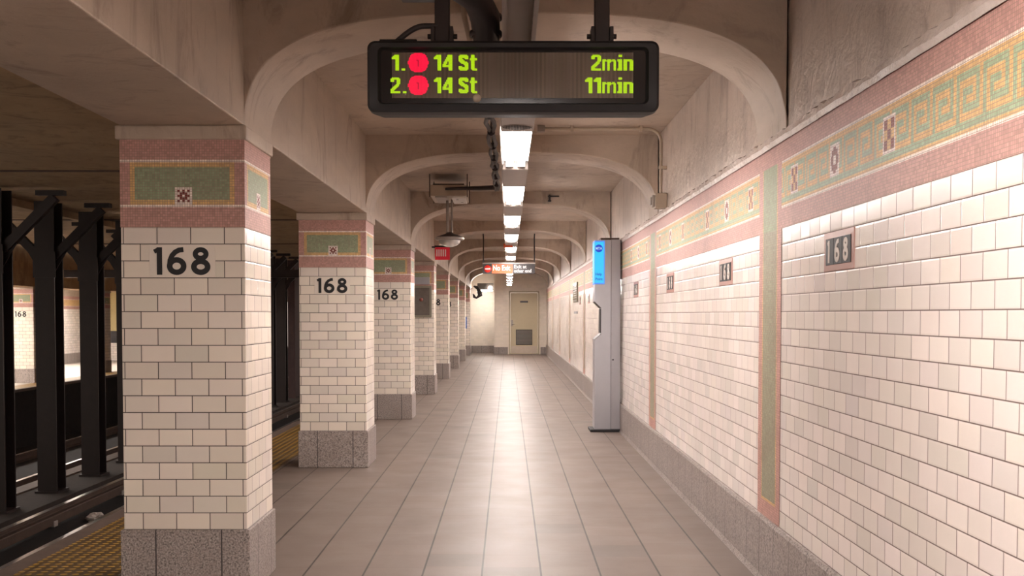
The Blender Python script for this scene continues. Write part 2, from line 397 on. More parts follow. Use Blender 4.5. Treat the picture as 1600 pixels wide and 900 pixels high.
def thing(name, label, cat, loc=(0, 0, 0), group=None):
    o = bpy.data.objects.new(name, None); o.empty_display_size = 0.1; COL.objects.link(o)
    o.location = loc; o['label'] = label; o['category'] = cat
    if group: o['group'] = group
    return o
def tag(o, label, cat, group=None):
    o['label'] = label; o['category'] = cat
    if group: o['group'] = group
    return o
def struct(o, label=None):
    o['kind'] = 'structure'
    if label: o['label'] = label
    return o
def dup(root, loc, label, parent=None):
    r = root.copy(); COL.objects.link(r); r.location = loc; r['label'] = label
    for ch in list(root.children):
        c = ch.copy(); COL.objects.link(c); c.parent = r
        for g in list(ch.children):
            d = g.copy(); COL.objects.link(d); d.parent = c
    return r
def text_mesh(name, body, size, mat, parent, loc, rot, depth=0.002, offset=0.0, align='LEFT', sx=1.0):
    cu = bpy.data.curves.new(name, 'FONT'); cu.body = body; cu.size = size; cu.extrude = depth; cu.offset = offset; cu.align_x = align
    t = bpy.data.objects.new(name, cu); COL.objects.link(t)
    bpy.context.view_layer.update()
    me = bpy.data.meshes.new_from_object(t.evaluated_get(bpy.context.evaluated_depsgraph_get()))
    bpy.data.objects.remove(t)
    me.materials.clear(); me.materials.append(M[mat])
    mt = Matrix.Translation(loc) @ rot.to_4x4() @ Matrix.Diagonal((sx, 1, 1, 1))
    me.transform(mt)
    o = bpy.data.objects.new(name, me); COL.objects.link(o); o.parent = parent
    return o
FRONT = Matrix(((1, 0, 0), (0, 0, -1), (0, 1, 0)))     # text upright, facing -Y

# ================================================================== THE ROOM
FAR_Y = 52
b = MB(); b.box(-1.85, 1.45, -5, 39.6, -0.5, 0, 'floor'); b.box(-1.97, -1.85, -5, 39.6, -0.5, 0, 'floor'); struct(b.build('floor'))
b = MB(); b.box(-2.50, -1.97, -5, 39.6, -0.5, 0.004, 'tactile'); struct(b.build('trim_1'))
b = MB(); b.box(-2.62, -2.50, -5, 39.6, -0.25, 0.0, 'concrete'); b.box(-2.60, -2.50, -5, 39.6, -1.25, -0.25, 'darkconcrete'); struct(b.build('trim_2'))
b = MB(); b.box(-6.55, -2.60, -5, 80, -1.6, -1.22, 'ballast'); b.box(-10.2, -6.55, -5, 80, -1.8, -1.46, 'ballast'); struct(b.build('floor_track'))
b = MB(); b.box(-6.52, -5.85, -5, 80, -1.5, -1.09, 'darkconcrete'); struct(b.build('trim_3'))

# right wall: tile field, plaster above
b = MB()
b.box(XR, XR + 0.25, -5, YE + 1.6, 0.0, ZTOP - 35 * CELL, 'walltile')
b.box(XR, XR + 0.25, -5, YE + 1.6, ZTOP - 35 * CELL, ZTOP, 'walltile')
struct(b.build('wall_right'))
b = MB(); b.box(XR + 0.012, XR + 0.25, -5, YE + 1.6, ZTOP, 3.1, 'wallplaster'); struct(b.build('wall_right_upper'))
# peeling ledge above the mosaic
b = MB(); rng = random.Random(3)
ys = [-5 + 0.06 * i for i in range(int((YE + 5) / 0.06))]
prev = None
for y in ys:
    o1 = 0.010 + rng.random() * 0.010; zt = ZTOP + 0.055 + rng.random() * 0.018
    cur = [(XR - 0.004 - o1 * .4, y, ZTOP - 0.004), (XR - o1, y, ZTOP + 0.02), (XR - o1 * .6, y, zt - 0.015), (XR + 0.02, y, zt)]
    if prev:
        for i in range(3): b.face([prev[i], prev[i + 1], cur[i + 1], cur[i]], 'ledge', False)
    prev = cur
struct(b.build('trim_4'))
# granite base on the right
b = MB()
b.prism([(XR + .01, 0), (XR - .035, 0), (XR - .022, .03), (XR - .02, .30), (XR - .012, .315), (XR + .01, .317)], -5, YE, 'y', 'granite')
struct(b.build('baseboard_right'))

# mosaic grids ------------------------------------------------------
CH = {'p': 'pink', 'w': 'white', 'o': 'gold', 'g': 'green', 'k': 'keygreen', 'r': 'red'}
def grid_faces(b, rows, place):
    """rows: list of strings top to bottom; place(c0,c1,r) -> 4 points"""
    for r, line in enumerate(rows):
        c = 0
        while c < len(line):
            e = c
            while e < len(line) and line[e] == line[c]: e += 1
            if line[c] != ' ': b.face(place(c, e, r), CH[line[c]])
            c = e
FLOWER = ['wwwwwww', 'wrwrwrw', 'wwrrrww', 'wrrwrrw', 'wwrrrww', 'wrwrwrw', 'wwwwwww']
def pillar_rows(cols):
    mid = cols // 2; rows = []
    for r in range(35):
        if r < 8 or r > 26: rows.append('p' * cols); continue
        if r in (8, 26): rows.append('w' * cols); continue
        L_ = 4; R_ = cols - 5
        line = ''
        for c in range(cols):
            if c < L_ or c > R_: line += 'p'
            elif c < L_ + 2 or c > R_ - 2 or r < 11 or r > 23: line += 'o'
            else: line += 'g'
        rows.append(line)
    for i, fl in enumerate(FLOWER):
        r = 19 + i; rows[r] = rows[r][:mid - 3] + fl + rows[r][mid + 4:]
    return rows
# right wall frieze
KEY = ['#######.', '#.....#.', '#.###.#.', '#.#...#.', '#.#####.', '#.......', '########']
def med(kind):
    n = 11; out = []
    for r in range(n):
        line = ''
        for c in range(n):
            if r in (0, n - 1) or c in (0, n - 1): line += 'w'; continue
            if kind == 'x':
                line += 'r' if ((r - 1) // 3 + (c - 1) // 3) % 2 == 0 else 'o'
            else:
                d = sqrt((r - 5) ** 2 + (c - 5) ** 2); line += 'r' if 1.6 < d < 4.3 else 'w'
        out.append(line)
    return out
MX, MO = med('x'), med('o')
def band_at(y):
    k = round((y - (Y0 + PD / 2)) / BAY); d = y - (Y0 + PD / 2 + BAY * k); return d if abs(d) < 0.236 else None
YS = 2.2
NC = int((YE - YS) / CELL)
cols = [[' '] * 35 for _ in range(NC)]
for c in range(NC):
    y = YS + (c + .5) * CELL; d = band_at(y)
    for r in range(35):
        if r < 8: ch = 'p'
        elif d is not None:
            ad = abs(d); ch = 'p' if ad > 0.155 else 'o' if ad > 0.143 else 'g'
        elif r in (8, 26): ch = 'w'
        elif r > 26: ch = 'p'
        elif r < 11 or r > 24: ch = 'o'
        else: ch = 'k' if KEY[(r - 11) // 2][7 - (c // 2) % 8] == '#' else 'o'
        cols[c][r] = ch
for k in range(-1, 8):
    yc = Y0 + PD / 2 + BAY * k
    for dy, mm in ((-.47 + BAY, MX), (-1.10 + BAY, MO), (-1.74 + BAY, MX), (.45, MX), (1.12, MO), (1.77, MX), (BAY / 2, None)):
        if mm is None: continue
        c0 = int((yc + dy - YS) / CELL) - 5
        for i in range(11):
            for r in range(11):
                if 0 <= c0 + i < NC and yc + dy > 3.8: cols[c0 + i][12 + r] = mm[r][i]
b = MB(); XM = XR - 0.0025
rows = [''.join(cols[c][r] for c in range(NC)) for r in range(35)]
def place_wall(c0, c1, r):
    y0, y1 = YS + c0 * CELL, YS + c1 * CELL; z1 = ZTOP - r * CELL; z0 = z1 - CELL
    return [(XM, y1, z0), (XM, y0, z0), (XM, y0, z1), (XM, y1, z1)]
grid_faces(b, rows, place_wall)
b.face([(XM, YS, ZTOP), (XM, YE, ZTOP), (XR, YE, ZTOP), (XR, YS, ZTOP)], 'pink')
b.face([(XM, YE, ZTOP - 35 * CELL), (XM, YS, ZTOP - 35 * CELL), (XR, YS, ZTOP - 35 * CELL), (XR, YE, ZTOP - 35 * CELL)], 'pink')
struct(b.build('trim_5'))
# vertical bands below the frieze
n_ = 6
ZB = ZTOP - 35 * CELL
for k in range(8):
    yc = Y0 + PD / 2 + BAY * k; b = MB(); H = int((ZB - 0.317) / CELL)
    def zone(y0, y1, z0, z1, m_): b.face([(XM, y1, z0), (XM, y0, z0), (XM, y0, z1), (XM, y1, z1)], m_)
    z0 = 0.317; zi = z0 + 0.08
    zone(yc - .236, yc - .155, z0, ZB, 'pink'); zone(yc + .155, yc + .236, z0, ZB, 'pink')
    zone(yc - .155, yc + .155, z0, zi, 'pink'); zone(yc - .155, yc - .143, zi, ZB, 'gold'); zone(yc + .143, yc + .155, zi, ZB, 'gold')
    zone(yc - .143, yc + .143, zi, zi + .012, 'gold'); zone(yc - .143, yc + .143, zi + .012, ZB, 'bandgreen')
    struct(b.build('trim_%d' % n_)); n_ += 1

# ceiling, longitudinal beam over the pillars
b = MB(); b.box(XL - .05, XR + .25, -5, YE + 1.6, CEIL, CEIL + .25, 'plaster'); struct(b.build('ceiling'))
b = MB(); b.box(XP, XL, -5, YE + 1.6, 2.19, CEIL + .2, 'plaster', 0.006); struct(b.build('trim_%d' % n_)); n_ += 1
# arches: superelliptic soffit, one per pillar
CX, HW, RISE, SPR = (XL + XR) / 2, (XR - XL) / 2 + 0.002, 0.585, 2.115
for k, py in enumerate(PY):
    y0, y1 = py + 0.0, py + PD + .02
    if k == 7: y0, y1 = 36.9, 37.6
    prof = []
    for i in range(49):
        t = pi - pi * i / 48
        cx_, sz = cos(t), sin(t); e = 2 / 3.0
        x = CX + HW * math.copysign(abs(cx_) ** e, cx_); z = SPR + RISE * abs(sz) ** e
        prof.append((x, z))
    b = MB(); bv = 0.012
    top = CEIL + .1
    for i in range(48):
        (xa, za), (xb, zb) = prof[i], prof[i + 1]
        b.raw([(xa, y0, za), (xb, y0, zb), (xb, y1, zb), (xa, y1, za)], [(0, 3, 2, 1)], 'plaster', True)
        b.face([(xa, y0, za), (xa, y0, top), (xb, y0, top), (xb, y0, zb)][::-1], 'plaster')
        b.face([(xa, y1, za), (xa, y1, top), (xb, y1, top), (xb, y1, zb)], 'plaster')
    o = b.build('trim_%d' % n_); n_ += 1
    bm = bmesh.new(); bm.from_mesh(o.data); bmesh.ops.remove_doubles(bm, verts=bm.verts[:], dist=1e-5)
    bmesh.ops.recalc_face_normals(bm, faces=bm.faces[:])
    bm.to_mesh(o.data); bm.free()
    for p_ in o.data.polygons: p_.use_smooth = abs(p_.normal.y) < 0.5
    mod = o.modifiers.new('bevel', 'BEVEL'); mod.width = 0.008; mod.segments = 2; mod.limit_method = 'ANGLE'; mod.angle_limit = radians(60)
    struct(o)

# end wall, recess
b = MB()
b.box(-0.45, 0.05, YE, YE + .3, 0, CEIL, 'farwalltile'); b.box(1.02, XR, YE, YE + .3, 0, CEIL, 'farwalltile')
b.box(0.05, 1.02, YE, YE + .3, 2.06, CEIL, 'farwalltile')
b.box(-0.45, -0.40, YE + .3, YE + 1.6, 0, CEIL, 'farwalltile')
b.box(-2.6, -0.40, YE + 1.6, YE + 1.8, 0, CEIL, 'farwalltile')
struct(b.build('wall_back'))
b = MB(); b.box(-0.465, 0.0, YE - .02, YE, 0, .24, 'granite'); b.box(1.08, XR - .02, YE - .02, YE, 0, .24, 'granite'); b.box(-0.465, -.45, YE, YE + 1.58, 0, .24, 'granite')
b.box(-2.6, -.465, YE + 1.58, YE + 1.6, 0, .24, 'granite'); struct(b.build('baseboard_back'))
d = thing('door_1', 'beige metal service door with dark louver at the far end', 'door', (0.535, YE, 0)); d['kind'] = 'structure'
MB().box(-.445, .445, -.01, .04, 0.01, 2.02, 'x', .004).build('door_leaf', 'door', d)
b = MB(); b.box(-.50, -.452, -.035, .05, 0, 2.08); b.box(.452, .50, -.035, .05, 0, 2.08); b.box(-.50, .50, -.035, .05, 2.03, 2.08); b.build('door_frame', 'doorframe', d)
lv = MB().box(-.27, .27, -.022, -.01, .31, .33).box(-.27, .27, -.022, -.01, .80, .82).box(-.27, -.25, -.022, -.01, .31, .82).box(.25, .27, -.022, -.01, .31, .82)
for i in range(12): lv.prism([(-.012, .335 + i * .039), (-.020, .335 + i * .039), (-.012, .365 + i * .039)], -.25, .25, 'x')
lv.build('louver', 'louver', d)
MB().box(-.42, .42, -.016, -.01, .03, .27).build('kick_plate', 'kick', d)
MB().box(-.13, .13, -.018, -.01, 1.70, 1.76).build('door_sign', 'signblack', d)
hb = MB().box(-.43, -.37, -.02, -.01, .93, 1.13); hb.tube([(-.40, -.01, 1.0), (-.40, -.06, 1.0), (-.31, -.06, 1.0)], .011); hb.build('door_handle', 'galv', d)

# ---------------------------------------------------------------- track side shell
b = MB(); prev = None
NB = 8
for i in range(int((44) / 1.6)):
    ya = 2.8 + 1.6 * i
    for j in range(NB):
        t0, t1 = j / NB, (j + 1) / NB
        z0, z1 = 2.86 + .018 * sin(pi * t0), 2.86 + .018 * sin(pi * t1)
        b.raw([(-1.75, ya + 1.6 * t0, z0), (-10.75, ya + 1.6 * t0, z0), (-10.75, ya + 1.6 * t1, z1), (-1.75, ya + 1.6 * t1, z1)], [(0, 1, 2, 3)], 'trackplaster', True)
b.box(-10.75, -1.75, -5, 2.8, 2.86, 3.0, 'trackplaster'); b.box(-10.75, -1.75, 47.6, 80, 2.86, 3.0, 'trackplaster')
struct(b.build('ceiling_track'))
for i in range(2, 26, 4):
    ya = 2.8 + 1.6 * i
    struct(MB().box(-10.72, -1.80, ya - .025, ya + .025, 2.845, 2.90, 'rust').build('trim_%d' % n_)); n_ += 1
# longitudinal ledge pipe line on the track ceiling
struct(MB().box(-6.66, -6.56, 2, 50, 2.76, 2.86, 'trackplaster').build('trim_%d' % n_)); n_ += 1
struct(MB().box(-10.0, -1.9, 26.0, 26.25, 2.15, 2.32, 'steel_dark').build('trim_%d' % n_)); n_ += 1
# solid wall between the tracks further down
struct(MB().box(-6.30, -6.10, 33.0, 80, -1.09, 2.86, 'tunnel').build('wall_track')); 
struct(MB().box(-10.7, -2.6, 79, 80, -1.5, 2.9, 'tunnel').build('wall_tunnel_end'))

# far platform (0.24 m lower)
DZ = -0.24; FX0, FX1, FW = -11.38, -10.76, -13.9
b = MB(); b.box(-14.1, -10.75, 10, 40, -.6, DZ, 'floorfar'); struct(b.build('floor_far'))
struct(MB().box(-10.75, -10.28, 10, 60, -.5, DZ + .002, 'tactile').build('trim_%d' % n_)); n_ += 1
struct(MB().box(-10.28, -10.18, 10, 60, DZ - .06, DZ, 'concrete').box(-10.26, -10.19, 10, 60, -1.5, DZ - .06, 'ballast').build('trim_%d' % n_)); n_ += 1
b = MB(); zf = ZTOP + DZ
b.box(FW - .2, FW, 10, 40, DZ, zf - 35 * CELL, 'walltile')
for (r0, r1, m_) in ((0, 8, 'pink'), (8, 9, 'white'), (9, 12, 'gold'), (12, 23, 'gold'), (23, 26, 'gold'), (26, 27, 'white'), (27, 35, 'pink')):
    b.box(FW - .2, FW, 10, 40, zf - r1 * CELL, zf - r0 * CELL, m_)
b.box(FW - .2, FW, 10, 40, zf, 2.8, 'plaster'); struct(b.build('wall_left'))
struct(MB().box(FW, FW + .03, 10, 40, DZ, DZ + .317, 'granite').build('baseboard_left'))
struct(MB().box(-14.1, -11.3, 10, 40, CEIL + DZ, CEIL + DZ + .2, 'plaster').build('ceiling_far'))
b = MB(); b.box(-11.38, -10.76, 5, 60, 2.19 + DZ, 2.48, 'trackplaster'); b.box(-11.38, -10.82, 5, 60, 2.48, 2.9, 'trackplaster'); struct(b.build('trim_%d' % n_)); n_ += 1
b = MB(); b.box(FW, -11.4, 38.6, 38.8, DZ + 1.0, CEIL + DZ, 'yellowwall'); b.box(FW, -11.4, 38.6, 38.8, DZ, DZ + .6, 'walltile'); b.box(FW, -11.4, 38.62, 38.8, DZ + .6, DZ + 1.0, 'signblack'); struct(b.build('wall_far_end'))

# ================================================================== PILLARS
def digits(b, fr, h, mat, th=0.003, which='168', gaps=(0.17, 0.17), bold=0.20):
    o, U, V, Nn = fr; x = 0.0
    def circ(cx, cy, rx, ry, a0=0, a1=360, n=28):
        return [((cx + rx * cos(radians(a0 + (a1 - a0) * i / n))) * h, (cy + ry * sin(radians(a0 + (a1 - a0) * i / n))) * h) for i in range(n + (0 if a1 - a0 == 360 else 1))]
    for i, ch in enumerate(which):
        oo = o + U * (x * h)
        f2 = (oo, U, V, Nn)
        if ch == '1':
            b.ribbon([(.16 * h, 0), (.16 * h, h)], bold * h * .95, f2, th, mat)
            b.ribbon([(-.03 * h, .84 * h), (.10 * h, .91 * h)], .15 * h, f2, th * .9, mat); x += .26 + gaps[0]
        elif ch == '6':
            b.ribbon(circ(.355, .315, .255, .225), bold * h, f2, th, mat, True)
            b.ribbon([(.10 * h, .34 * h), (.115 * h, .52 * h), (.19 * h, .70 * h), (.30 * h, .82 * h), (.44 * h, .895 * h), (.60 * h, .915 * h)], bold * h * .92, f2, th * .97, mat); x += .71 + gaps[1]
        elif ch == '8':
            b.ribbon(circ(.35, .29, .25, .20), bold * h, f2, th, mat, True)
            b.ribbon(circ(.35, .755, .195, .155), bold * h * .92, f2, th * .97, mat, True); x += .7
    return b
def make_pillar(label, has168=True, short=0.0):
    t = thing('tiled_pillar', label, 'pillar', (0, 0, 0), 'white tiled pillars along the platform')
    W, D = XL - XP, PD; hw = W / 2
    MB().box(-hw, hw, 0, D, .30, ZTOP - 35 * CELL + .001, 'x', .006).build('tile_shaft', 'tile', t)
    g = MB().box(-hw - .013, hw + .013, -.013, D + .013, 0, .317, 'x', .006); g.build('granite_base', 'pgranite', t)
    # frieze
    b = MB(); e = .0008; b.box(-hw + e, hw - e, e, D - e, ZTOP - 35 * CELL, ZTOP, 'pink')
    rw = pillar_rows(50); z1 = ZTOP
    grid_faces(b, rw, lambda c0, c1, r: [(-hw + c0 * CELL, -e, z1 - (r + 1) * CELL), (-hw + c1 * CELL, -e, z1 - (r + 1) * CELL), (-hw + c1 * CELL, -e, z1 - r * CELL), (-hw + c0 * CELL, -e, z1 - r * CELL)])
    grid_faces(b, rw, lambda c0, c1, r: [(hw + e, c0 * CELL, z1 - (r + 1) * CELL), (hw + e, c1 * CELL, z1 - (r + 1) * CELL), (hw + e, c1 * CELL, z1 - r * CELL), (hw + e, c0 * CELL, z1 - r * CELL)])
    grid_faces(b, rw, lambda c0, c1, r: [(-hw - e, c1 * CELL, z1 - (r + 1) * CELL), (-hw - e, c0 * CELL, z1 - (r + 1) * CELL), (-hw - e, c0 * CELL, z1 - r * CELL), (-hw - e, c1 * CELL, z1 - r * CELL)])
    b.build('mosaic_frieze', None, t)
    MB().box(-hw - .018, hw + .012, -.015, D + .015, ZTOP, 2.19, 'x', .008).build('plaster_cap', 'plaster', t)
    if has168:
        # ivory panel, two courses high
        pb = MB().box(-.155, .150, -.0022, .004, .317 + 15 * .0781 + .002, .317 + 17 * .0781 - .002, 'x', .001); p = pb.build('number_panel', 'panel', t)
        dg = MB(); digits(dg, (Vector((-.128, -.0022, .317 + 15 * .0781 + .014)), Vector((1, 0, 0)), Vector((0, 0, 1)), Vector((0, -1, 0))), .127, 'x'); dg.build('number_168', 'digit', p)
    return t
PXC = (XP + XL) / 2
plabels = ['white tiled 168 pillar nearest the camera, biggest at the left',
           'second tiled 168 pillar, just behind the big nearest one',
           'third 168 pillar, between the second pillar and the glass-cased pillar',
           'tiled pillar carrying the framed glass case instead of a number',
           'tiled pillar right behind the glass-cased one, only its 8 showing',
           'narrow tiled pillar sixth from the front, number almost hidden',
           'thin far tiled pillar seventh from the front, second to last',
           'last tiled pillar by the far recess, bearing a blue sign']
proto = make_pillar(plabels[0]); proto.location = (PXC, PY[0], 0)
pillars = [proto]
for i in range(1, 8):
    if i == 3: p = make_pillar(plabels[i], False); p.location = (PXC, PY[i], 0)
    else: p = dup(proto, (PXC, PY[i] if i < 7 else 36.95, 0), plabels[i])
    pillars.append(p)
# far platform pillars
for i, fy in enumerate((21.7, 26.2, 30.7, 35.2)):
    p = dup(proto, ((FX0 + FX1) / 2, fy, DZ), ['far-platform pillar half hidden behind the leftmost steel column', 'far-platform 168 pillar seen between the two left steel columns',
            'far-platform pillar behind the second full steel column', 'far-platform pillar deep beyond the steel columns'][i])
    p['group'] = 'tiled pillars on the opposite platform'

# ================================================================== NUMBER PLAQUES on the right wall
zc = .317 + 16 * .0781
t = thing('number_plaque', 'nearest and largest 168 plaque on the right wall', 'sign', (XR, 4.46, zc), '168 plaques on the right wall')
MB().box(-.004, .004, -.20, .20, -.0765, .0765, 'x', .0015).build('pink_border', 'numgrey', t)
for i, ch in enumerate('168'):
    yc = .113 * (1 - i)
    tb = MB().box(-.0065, -.003, yc - .0545, yc + .0545, -.052, .052, 'x', .001).build('black_tile', 'digit', t)
    wd = {'1': .035, '6': .071, '8': .070}[ch]
    db = MB(); digits(db, (Vector((-.0065, yc + wd / 2 + .002, -.044)), Vector((0, -1, 0)), Vector((0, 0, 1)), Vector((-1, 0, 0))), .088, 'x', .002, ch, bold=.21)
    db.build('white_digit', 'wdigit', tb)
pq = t
qn = ['second 168 plaque along the right wall, past the first green band', 'third 168 plaque on the right wall, left of the second plaque', 'small 168 plaque on the right wall just right of the help column',
      'tiny plaque on the right wall hidden behind the help column', 'distant plaque on the right wall left of the help column', 'distant plaque on the right wall beside the wall vent', 'faint far plaque on the right wall past the vent']
for i in range(1, 8):
    y = (4.46, 6.77, 9.08, 11.5, 13.6, 15.9, 18.2, 20.4)[i]
    dup(pq, (XR, y, zc), qn[i - 1])
    
# ================================================================== LIGHT FIXTURES
FZ = 2.245; FP = 2.434; FY = 5.67
fg = 'fluorescent fixtures in one row down the ceiling'
def make_light(label):
    t = thing('light_fixture', label, 'light', (0.045, FY, FZ), fg)
    h = MB()
    h.box(-.078, .080, 1.47 - FP, -.004, -.034, .085, 'x', .004)       # cover between two openings
    h.box(-.078, .080, -.004, 1.469, .03, .085, 'x', .003)              # channel above the tubes
    h.box(-.086, -.074, 1.47 - FP, 1.469, -.010, .07, 'x', .002); h.box(.074, .080, -.004, 1.469, .008, .07, 'x', .002)
    h.build('housing', 'housing', t)
    MB().box(-.068, .071, .0, 1.16, -.018, .03).build('diffuser', 'lamp', t)
    for sx in (-.034, .037):
        MB().tube([(sx, 1.15, -.006), (sx, 1.37, -.006)], .019, 'x', 14).lathe((sx, 1.37, -.006), [(.019, 0), (.012, .012), (.0, .016)], 'x', 14, 'y').build('tube', 'tube', t)
        MB().box(sx - .022, sx + .022, 1.385, 1.44, -.026, .03).build('lamp_socket', 'housing', t)
    for sx in (-.03, .03): MB().tube([(sx, -.25, .08), (sx, -.25, .60)], .006).build('hanger_rod', 'galv', t)
    return t
fl = ['nearest light fixture, just below the countdown sign, with round speaker grille', 'second light fixture of the overhead row from the countdown sign',
      'third light fixture of the overhead row from the countdown sign', 'fourth light fixture of the overhead row from the countdown sign', 'fifth light fixture of the overhead row, above the hanging exit sign',
      'sixth light fixture of the row, partly above the exit sign', 'light fixture directly behind the hanging exit sign', 'first small light fixture seen below the exit sign',
      'second small light fixture seen below the exit sign', 'third small light fixture seen below the exit sign', 'fourth small light fixture seen below the exit sign', 'next to last tiny light fixture at the far end of the row', 'last tiny light fixture at the far end of the row']
l0 = make_light(fl[1])
l0.location = (0.045, FY + FP, FZ)
for n in range(2, 13): dup(l0, (0.045, FY + FP * n, FZ), fl[n])
f0 = dup(l0, (0.045, FY, FZ), fl[0])
for o in [o for o in COL.objects if o.name.startswith('light_fixture')]:
    if any(p - .02 < o.location.y - .25 < p + PD + .04 for p in PY):
        for c in list(o.children):
            if c.name.startswith('hanger_rod'): bpy.data.objects.remove(c)
        for sx in (-.03, .03): MB().tube([(sx, -.25, .08), (sx, -.25, .45)], .006).build('hanger_rod', 'galv', o)
g = MB()
g.lathe((0, -.16, -.038), [(.0, 0), (.070, 0), (.074, .004)], 'x', 32, 'z')
gr = g.build('speaker_grille', 'galv', f0)
hh = MB()
for i in range(-9, 10):
    for j in range(-9, 10):
        x, y = i * .0072, j * .0072
        if x * x + y * y < .066 ** 2: hh.box(x - .0022, x + .0022, -.16 + y - .0022, -.16 + y + .0022, -.0395, -.038)
hh.build('grille_holes', 'black', gr)
# lamps behind the camera and ahead of the sign's place
for n, y in enumerate((-3.17, -0.72, 1.72)): dup(l0, (0.045, y, FZ), 'light fixture of the same row behind the viewer, lamp %s' % ('farthest back', 'in the middle', 'closest overhead')[n])
for o in COL.objects:
    if o.name.startswith('light_fixture') and o.location.y < 4 and o.location.x > -1:
        for c in o.children:
            if c.name.startswith(('diffuser', 'tube')): c.data = c.data.copy(); c.data.materials[0] = M['nearlamp']
# rods holding the row
# far platform fixtures
t = thing('light_fixture', 'lit fixture above the far platform', 'light', (-12.65, 14, 2.30 + DZ), 'fluorescent fixtures over the far platform')
MB().box(-.09, .09, 0, 2.4, .03, .10, 'x', .003).build('housing', 'housing', t)
MB().box(-.08, .08, .05, 2.35, .0, .03).build('diffuser', 'farlamp', t)
for yy in (.4, 2.0): MB().tube([(0, yy, .1), (0, yy, .55)], .008).build('hanger_rod', 'galv', t)
for i in range(1, 7): dup(t, (-12.65, 14 + 3.2 * i, 2.30 + DZ), 'lit fixture above the far platform')

# ================================================================== COUNTDOWN SIGN
t = thing('countdown_sign', 'black hanging countdown clock with green and red led text', 'sign', (0.02, 4.30, 2.070))
sx0, sx1 = -.54, .54; s_h = .255
pr = [(.012, 0), (.0, .02), (.0, s_h - .02), (.012, s_h), (.20, s_h), (.215, s_h - .02), (.215, .03), (.20, 0.0)]
def rr(w_, h_, r, n=6, cx=0, cz=0):
    out = []
    for (qx, qz, a0) in ((1, 1, 0), (-1, 1, 90), (-1, -1, 180), (1, -1, 270)):
        for i in range(n + 1):
            a = radians(a0 + 90 * i / n); out.append((cx + qx * (w_ / 2 - r) + r * cos(a), cz + qz * (h_ / 2 - r) + r * sin(a)))
    return out
# casing: rounded front frame around a recessed face, body narrower at the back
b = MB(); zc_ = s_h / 2 + .002
ring = [(rr(1.08, .262, .028, 6, 0, zc_), .01), (rr(1.08, .262, .028, 6, 0, zc_), .0), (rr(1.064, .246, .024, 6, 0, zc_), -.004), (rr(1.005, .210, .02, 6, 0, zc_ + .004), .0), (rr(.985, .196, .015, 6, 0, zc_ + .004), .022)]
back = [(rr(1.08, .262, .028, 6, 0, zc_), .01), (rr(1.08, .262, .028, 6, 0, zc_), .055), (rr(1.05, .24, .03, 6, 0, zc_ + .004), .21)]
def skin(b, rings, mat):
    n = len(rings[0][0])
    for a in range(len(rings) - 1):
        for i in range(n):
            j = (i + 1) % n; (pa, ya), (pb, yb) = rings[a], rings[a + 1]
            b.face([(pa[i][0], ya, pa[i][1]), (pa[j][0], ya, pa[j][1]), (pb[j][0], yb, pb[j][1]), (pb[i][0], yb, pb[i][1])], mat)
skin(b, ring, 'x'); skin(b, back, 'x'); b.face([(p[0], .21, p[1]) for p in back[-1][0]][::-1], 'x')
cs = b.build('casing', 'black', t)
b = MB(); b.face([(p[0], .022, p[1]) for p in ring[-1][0]][::-1], 'x'); b.build('face_glass', 'bezel', t)
# matrix: 192 x 36 dots
PIT = 0.00461; mx0 = (613 - 793.5) / 1800 * 4.31 - .02; mz0 = (493 - 157) / 1800 * 4.31 + EYE - 2.070
mw, mh = 195 * PIT, 36.5 * PIT
b = MB(); b.face([(mx0, .0205, mz0), (mx0 + mw, .0205, mz0), (mx0 + mw, .0205, mz0 + mh), (mx0, .0205, mz0 + mh)], 'x'); scr = b.build('display_matrix', 'screen', t)
GL = {
 '1': ['..###', '.####', '#####', '##.##', '...##', '...##', '...##', '...##', '...##', '...##', '...##', '...##', '...##', '...##'],
 '2': ['.#####.', '#######', '##...##', '##...##', '.....##', '.....##', '....##.', '...###.', '..###..', '.###...', '###....', '##.....', '#######', '#######'],
 '.': ['..'] * 12 + ['##', '##'],
 '4': ['....###', '....###', '...####', '...####', '..##.##', '..##.##', '.##..##', '.##..##', '##...##', '#######', '#######', '.....##', '.....##', '.....##'],
 'S': ['.#####.', '#######', '###.###', '##...##', '###....', '####...', '.#####.', '..#####', '....###', '.....##', '##...##', '###.###', '#######', '.#####.'],
 't': ['.##..', '.##..', '.##..', '#####', '#####', '.##..', '.##..', '.##..', '.##..', '.##..', '.##..', '.##..', '.####', '..###'],
 'm': ['...........'] * 4 + ['###.###.##.', '###########', '##..###..##', '##..##...##', '##..##...##', '##..##...##', '##..##...##', '##..##...##', '##..##...##', '##..##...##'],
 'i': ['.##', '.##', '...', '...', '###', '###', '.##', '.##', '.##', '.##', '.##', '.##', '###', '###'],
 'n': ['.......'] * 4 + ['######.', '#######', '##...##', '##...##', '##...##', '##...##', '##...##', '##...##', '##...##', '##...##'],
 ' ': ['...'] * 14}
led, red, dim = MB(), MB(), MB()
PV = 0.00419
def dot(b, cx, rw, f=0.44):
    x = mx0 + (cx + .5) * PIT; z = mz0 + mh - (rw + .5) * PV; r = PIT * f; rz = PV * f
    b.face([(x - r, .0195, z - rz), (x + r, .0195, z - rz), (x + r, .0195, z + rz), (x - r, .0195, z + rz)], 'x')
def put(s_, col, row, gap=1):
    for ch in s_:
        gl = GL[ch]; on = set()
        for r, line in enumerate(gl):
            for c, q in enumerate(line):
                if q == '#': on |= {(r, c), (r, c + 1)} if ch not in 'm' else {(r, c)}
        for r, c in on: dot(led, col + c, row + r)
        col += len(gl[0]) + gap + (0 if ch == 'm' else 1)
    return col
def width(s_, gap=1): return sum(len(GL[c][0]) + gap + (0 if c == 'm' else 1) for c in s_) - gap
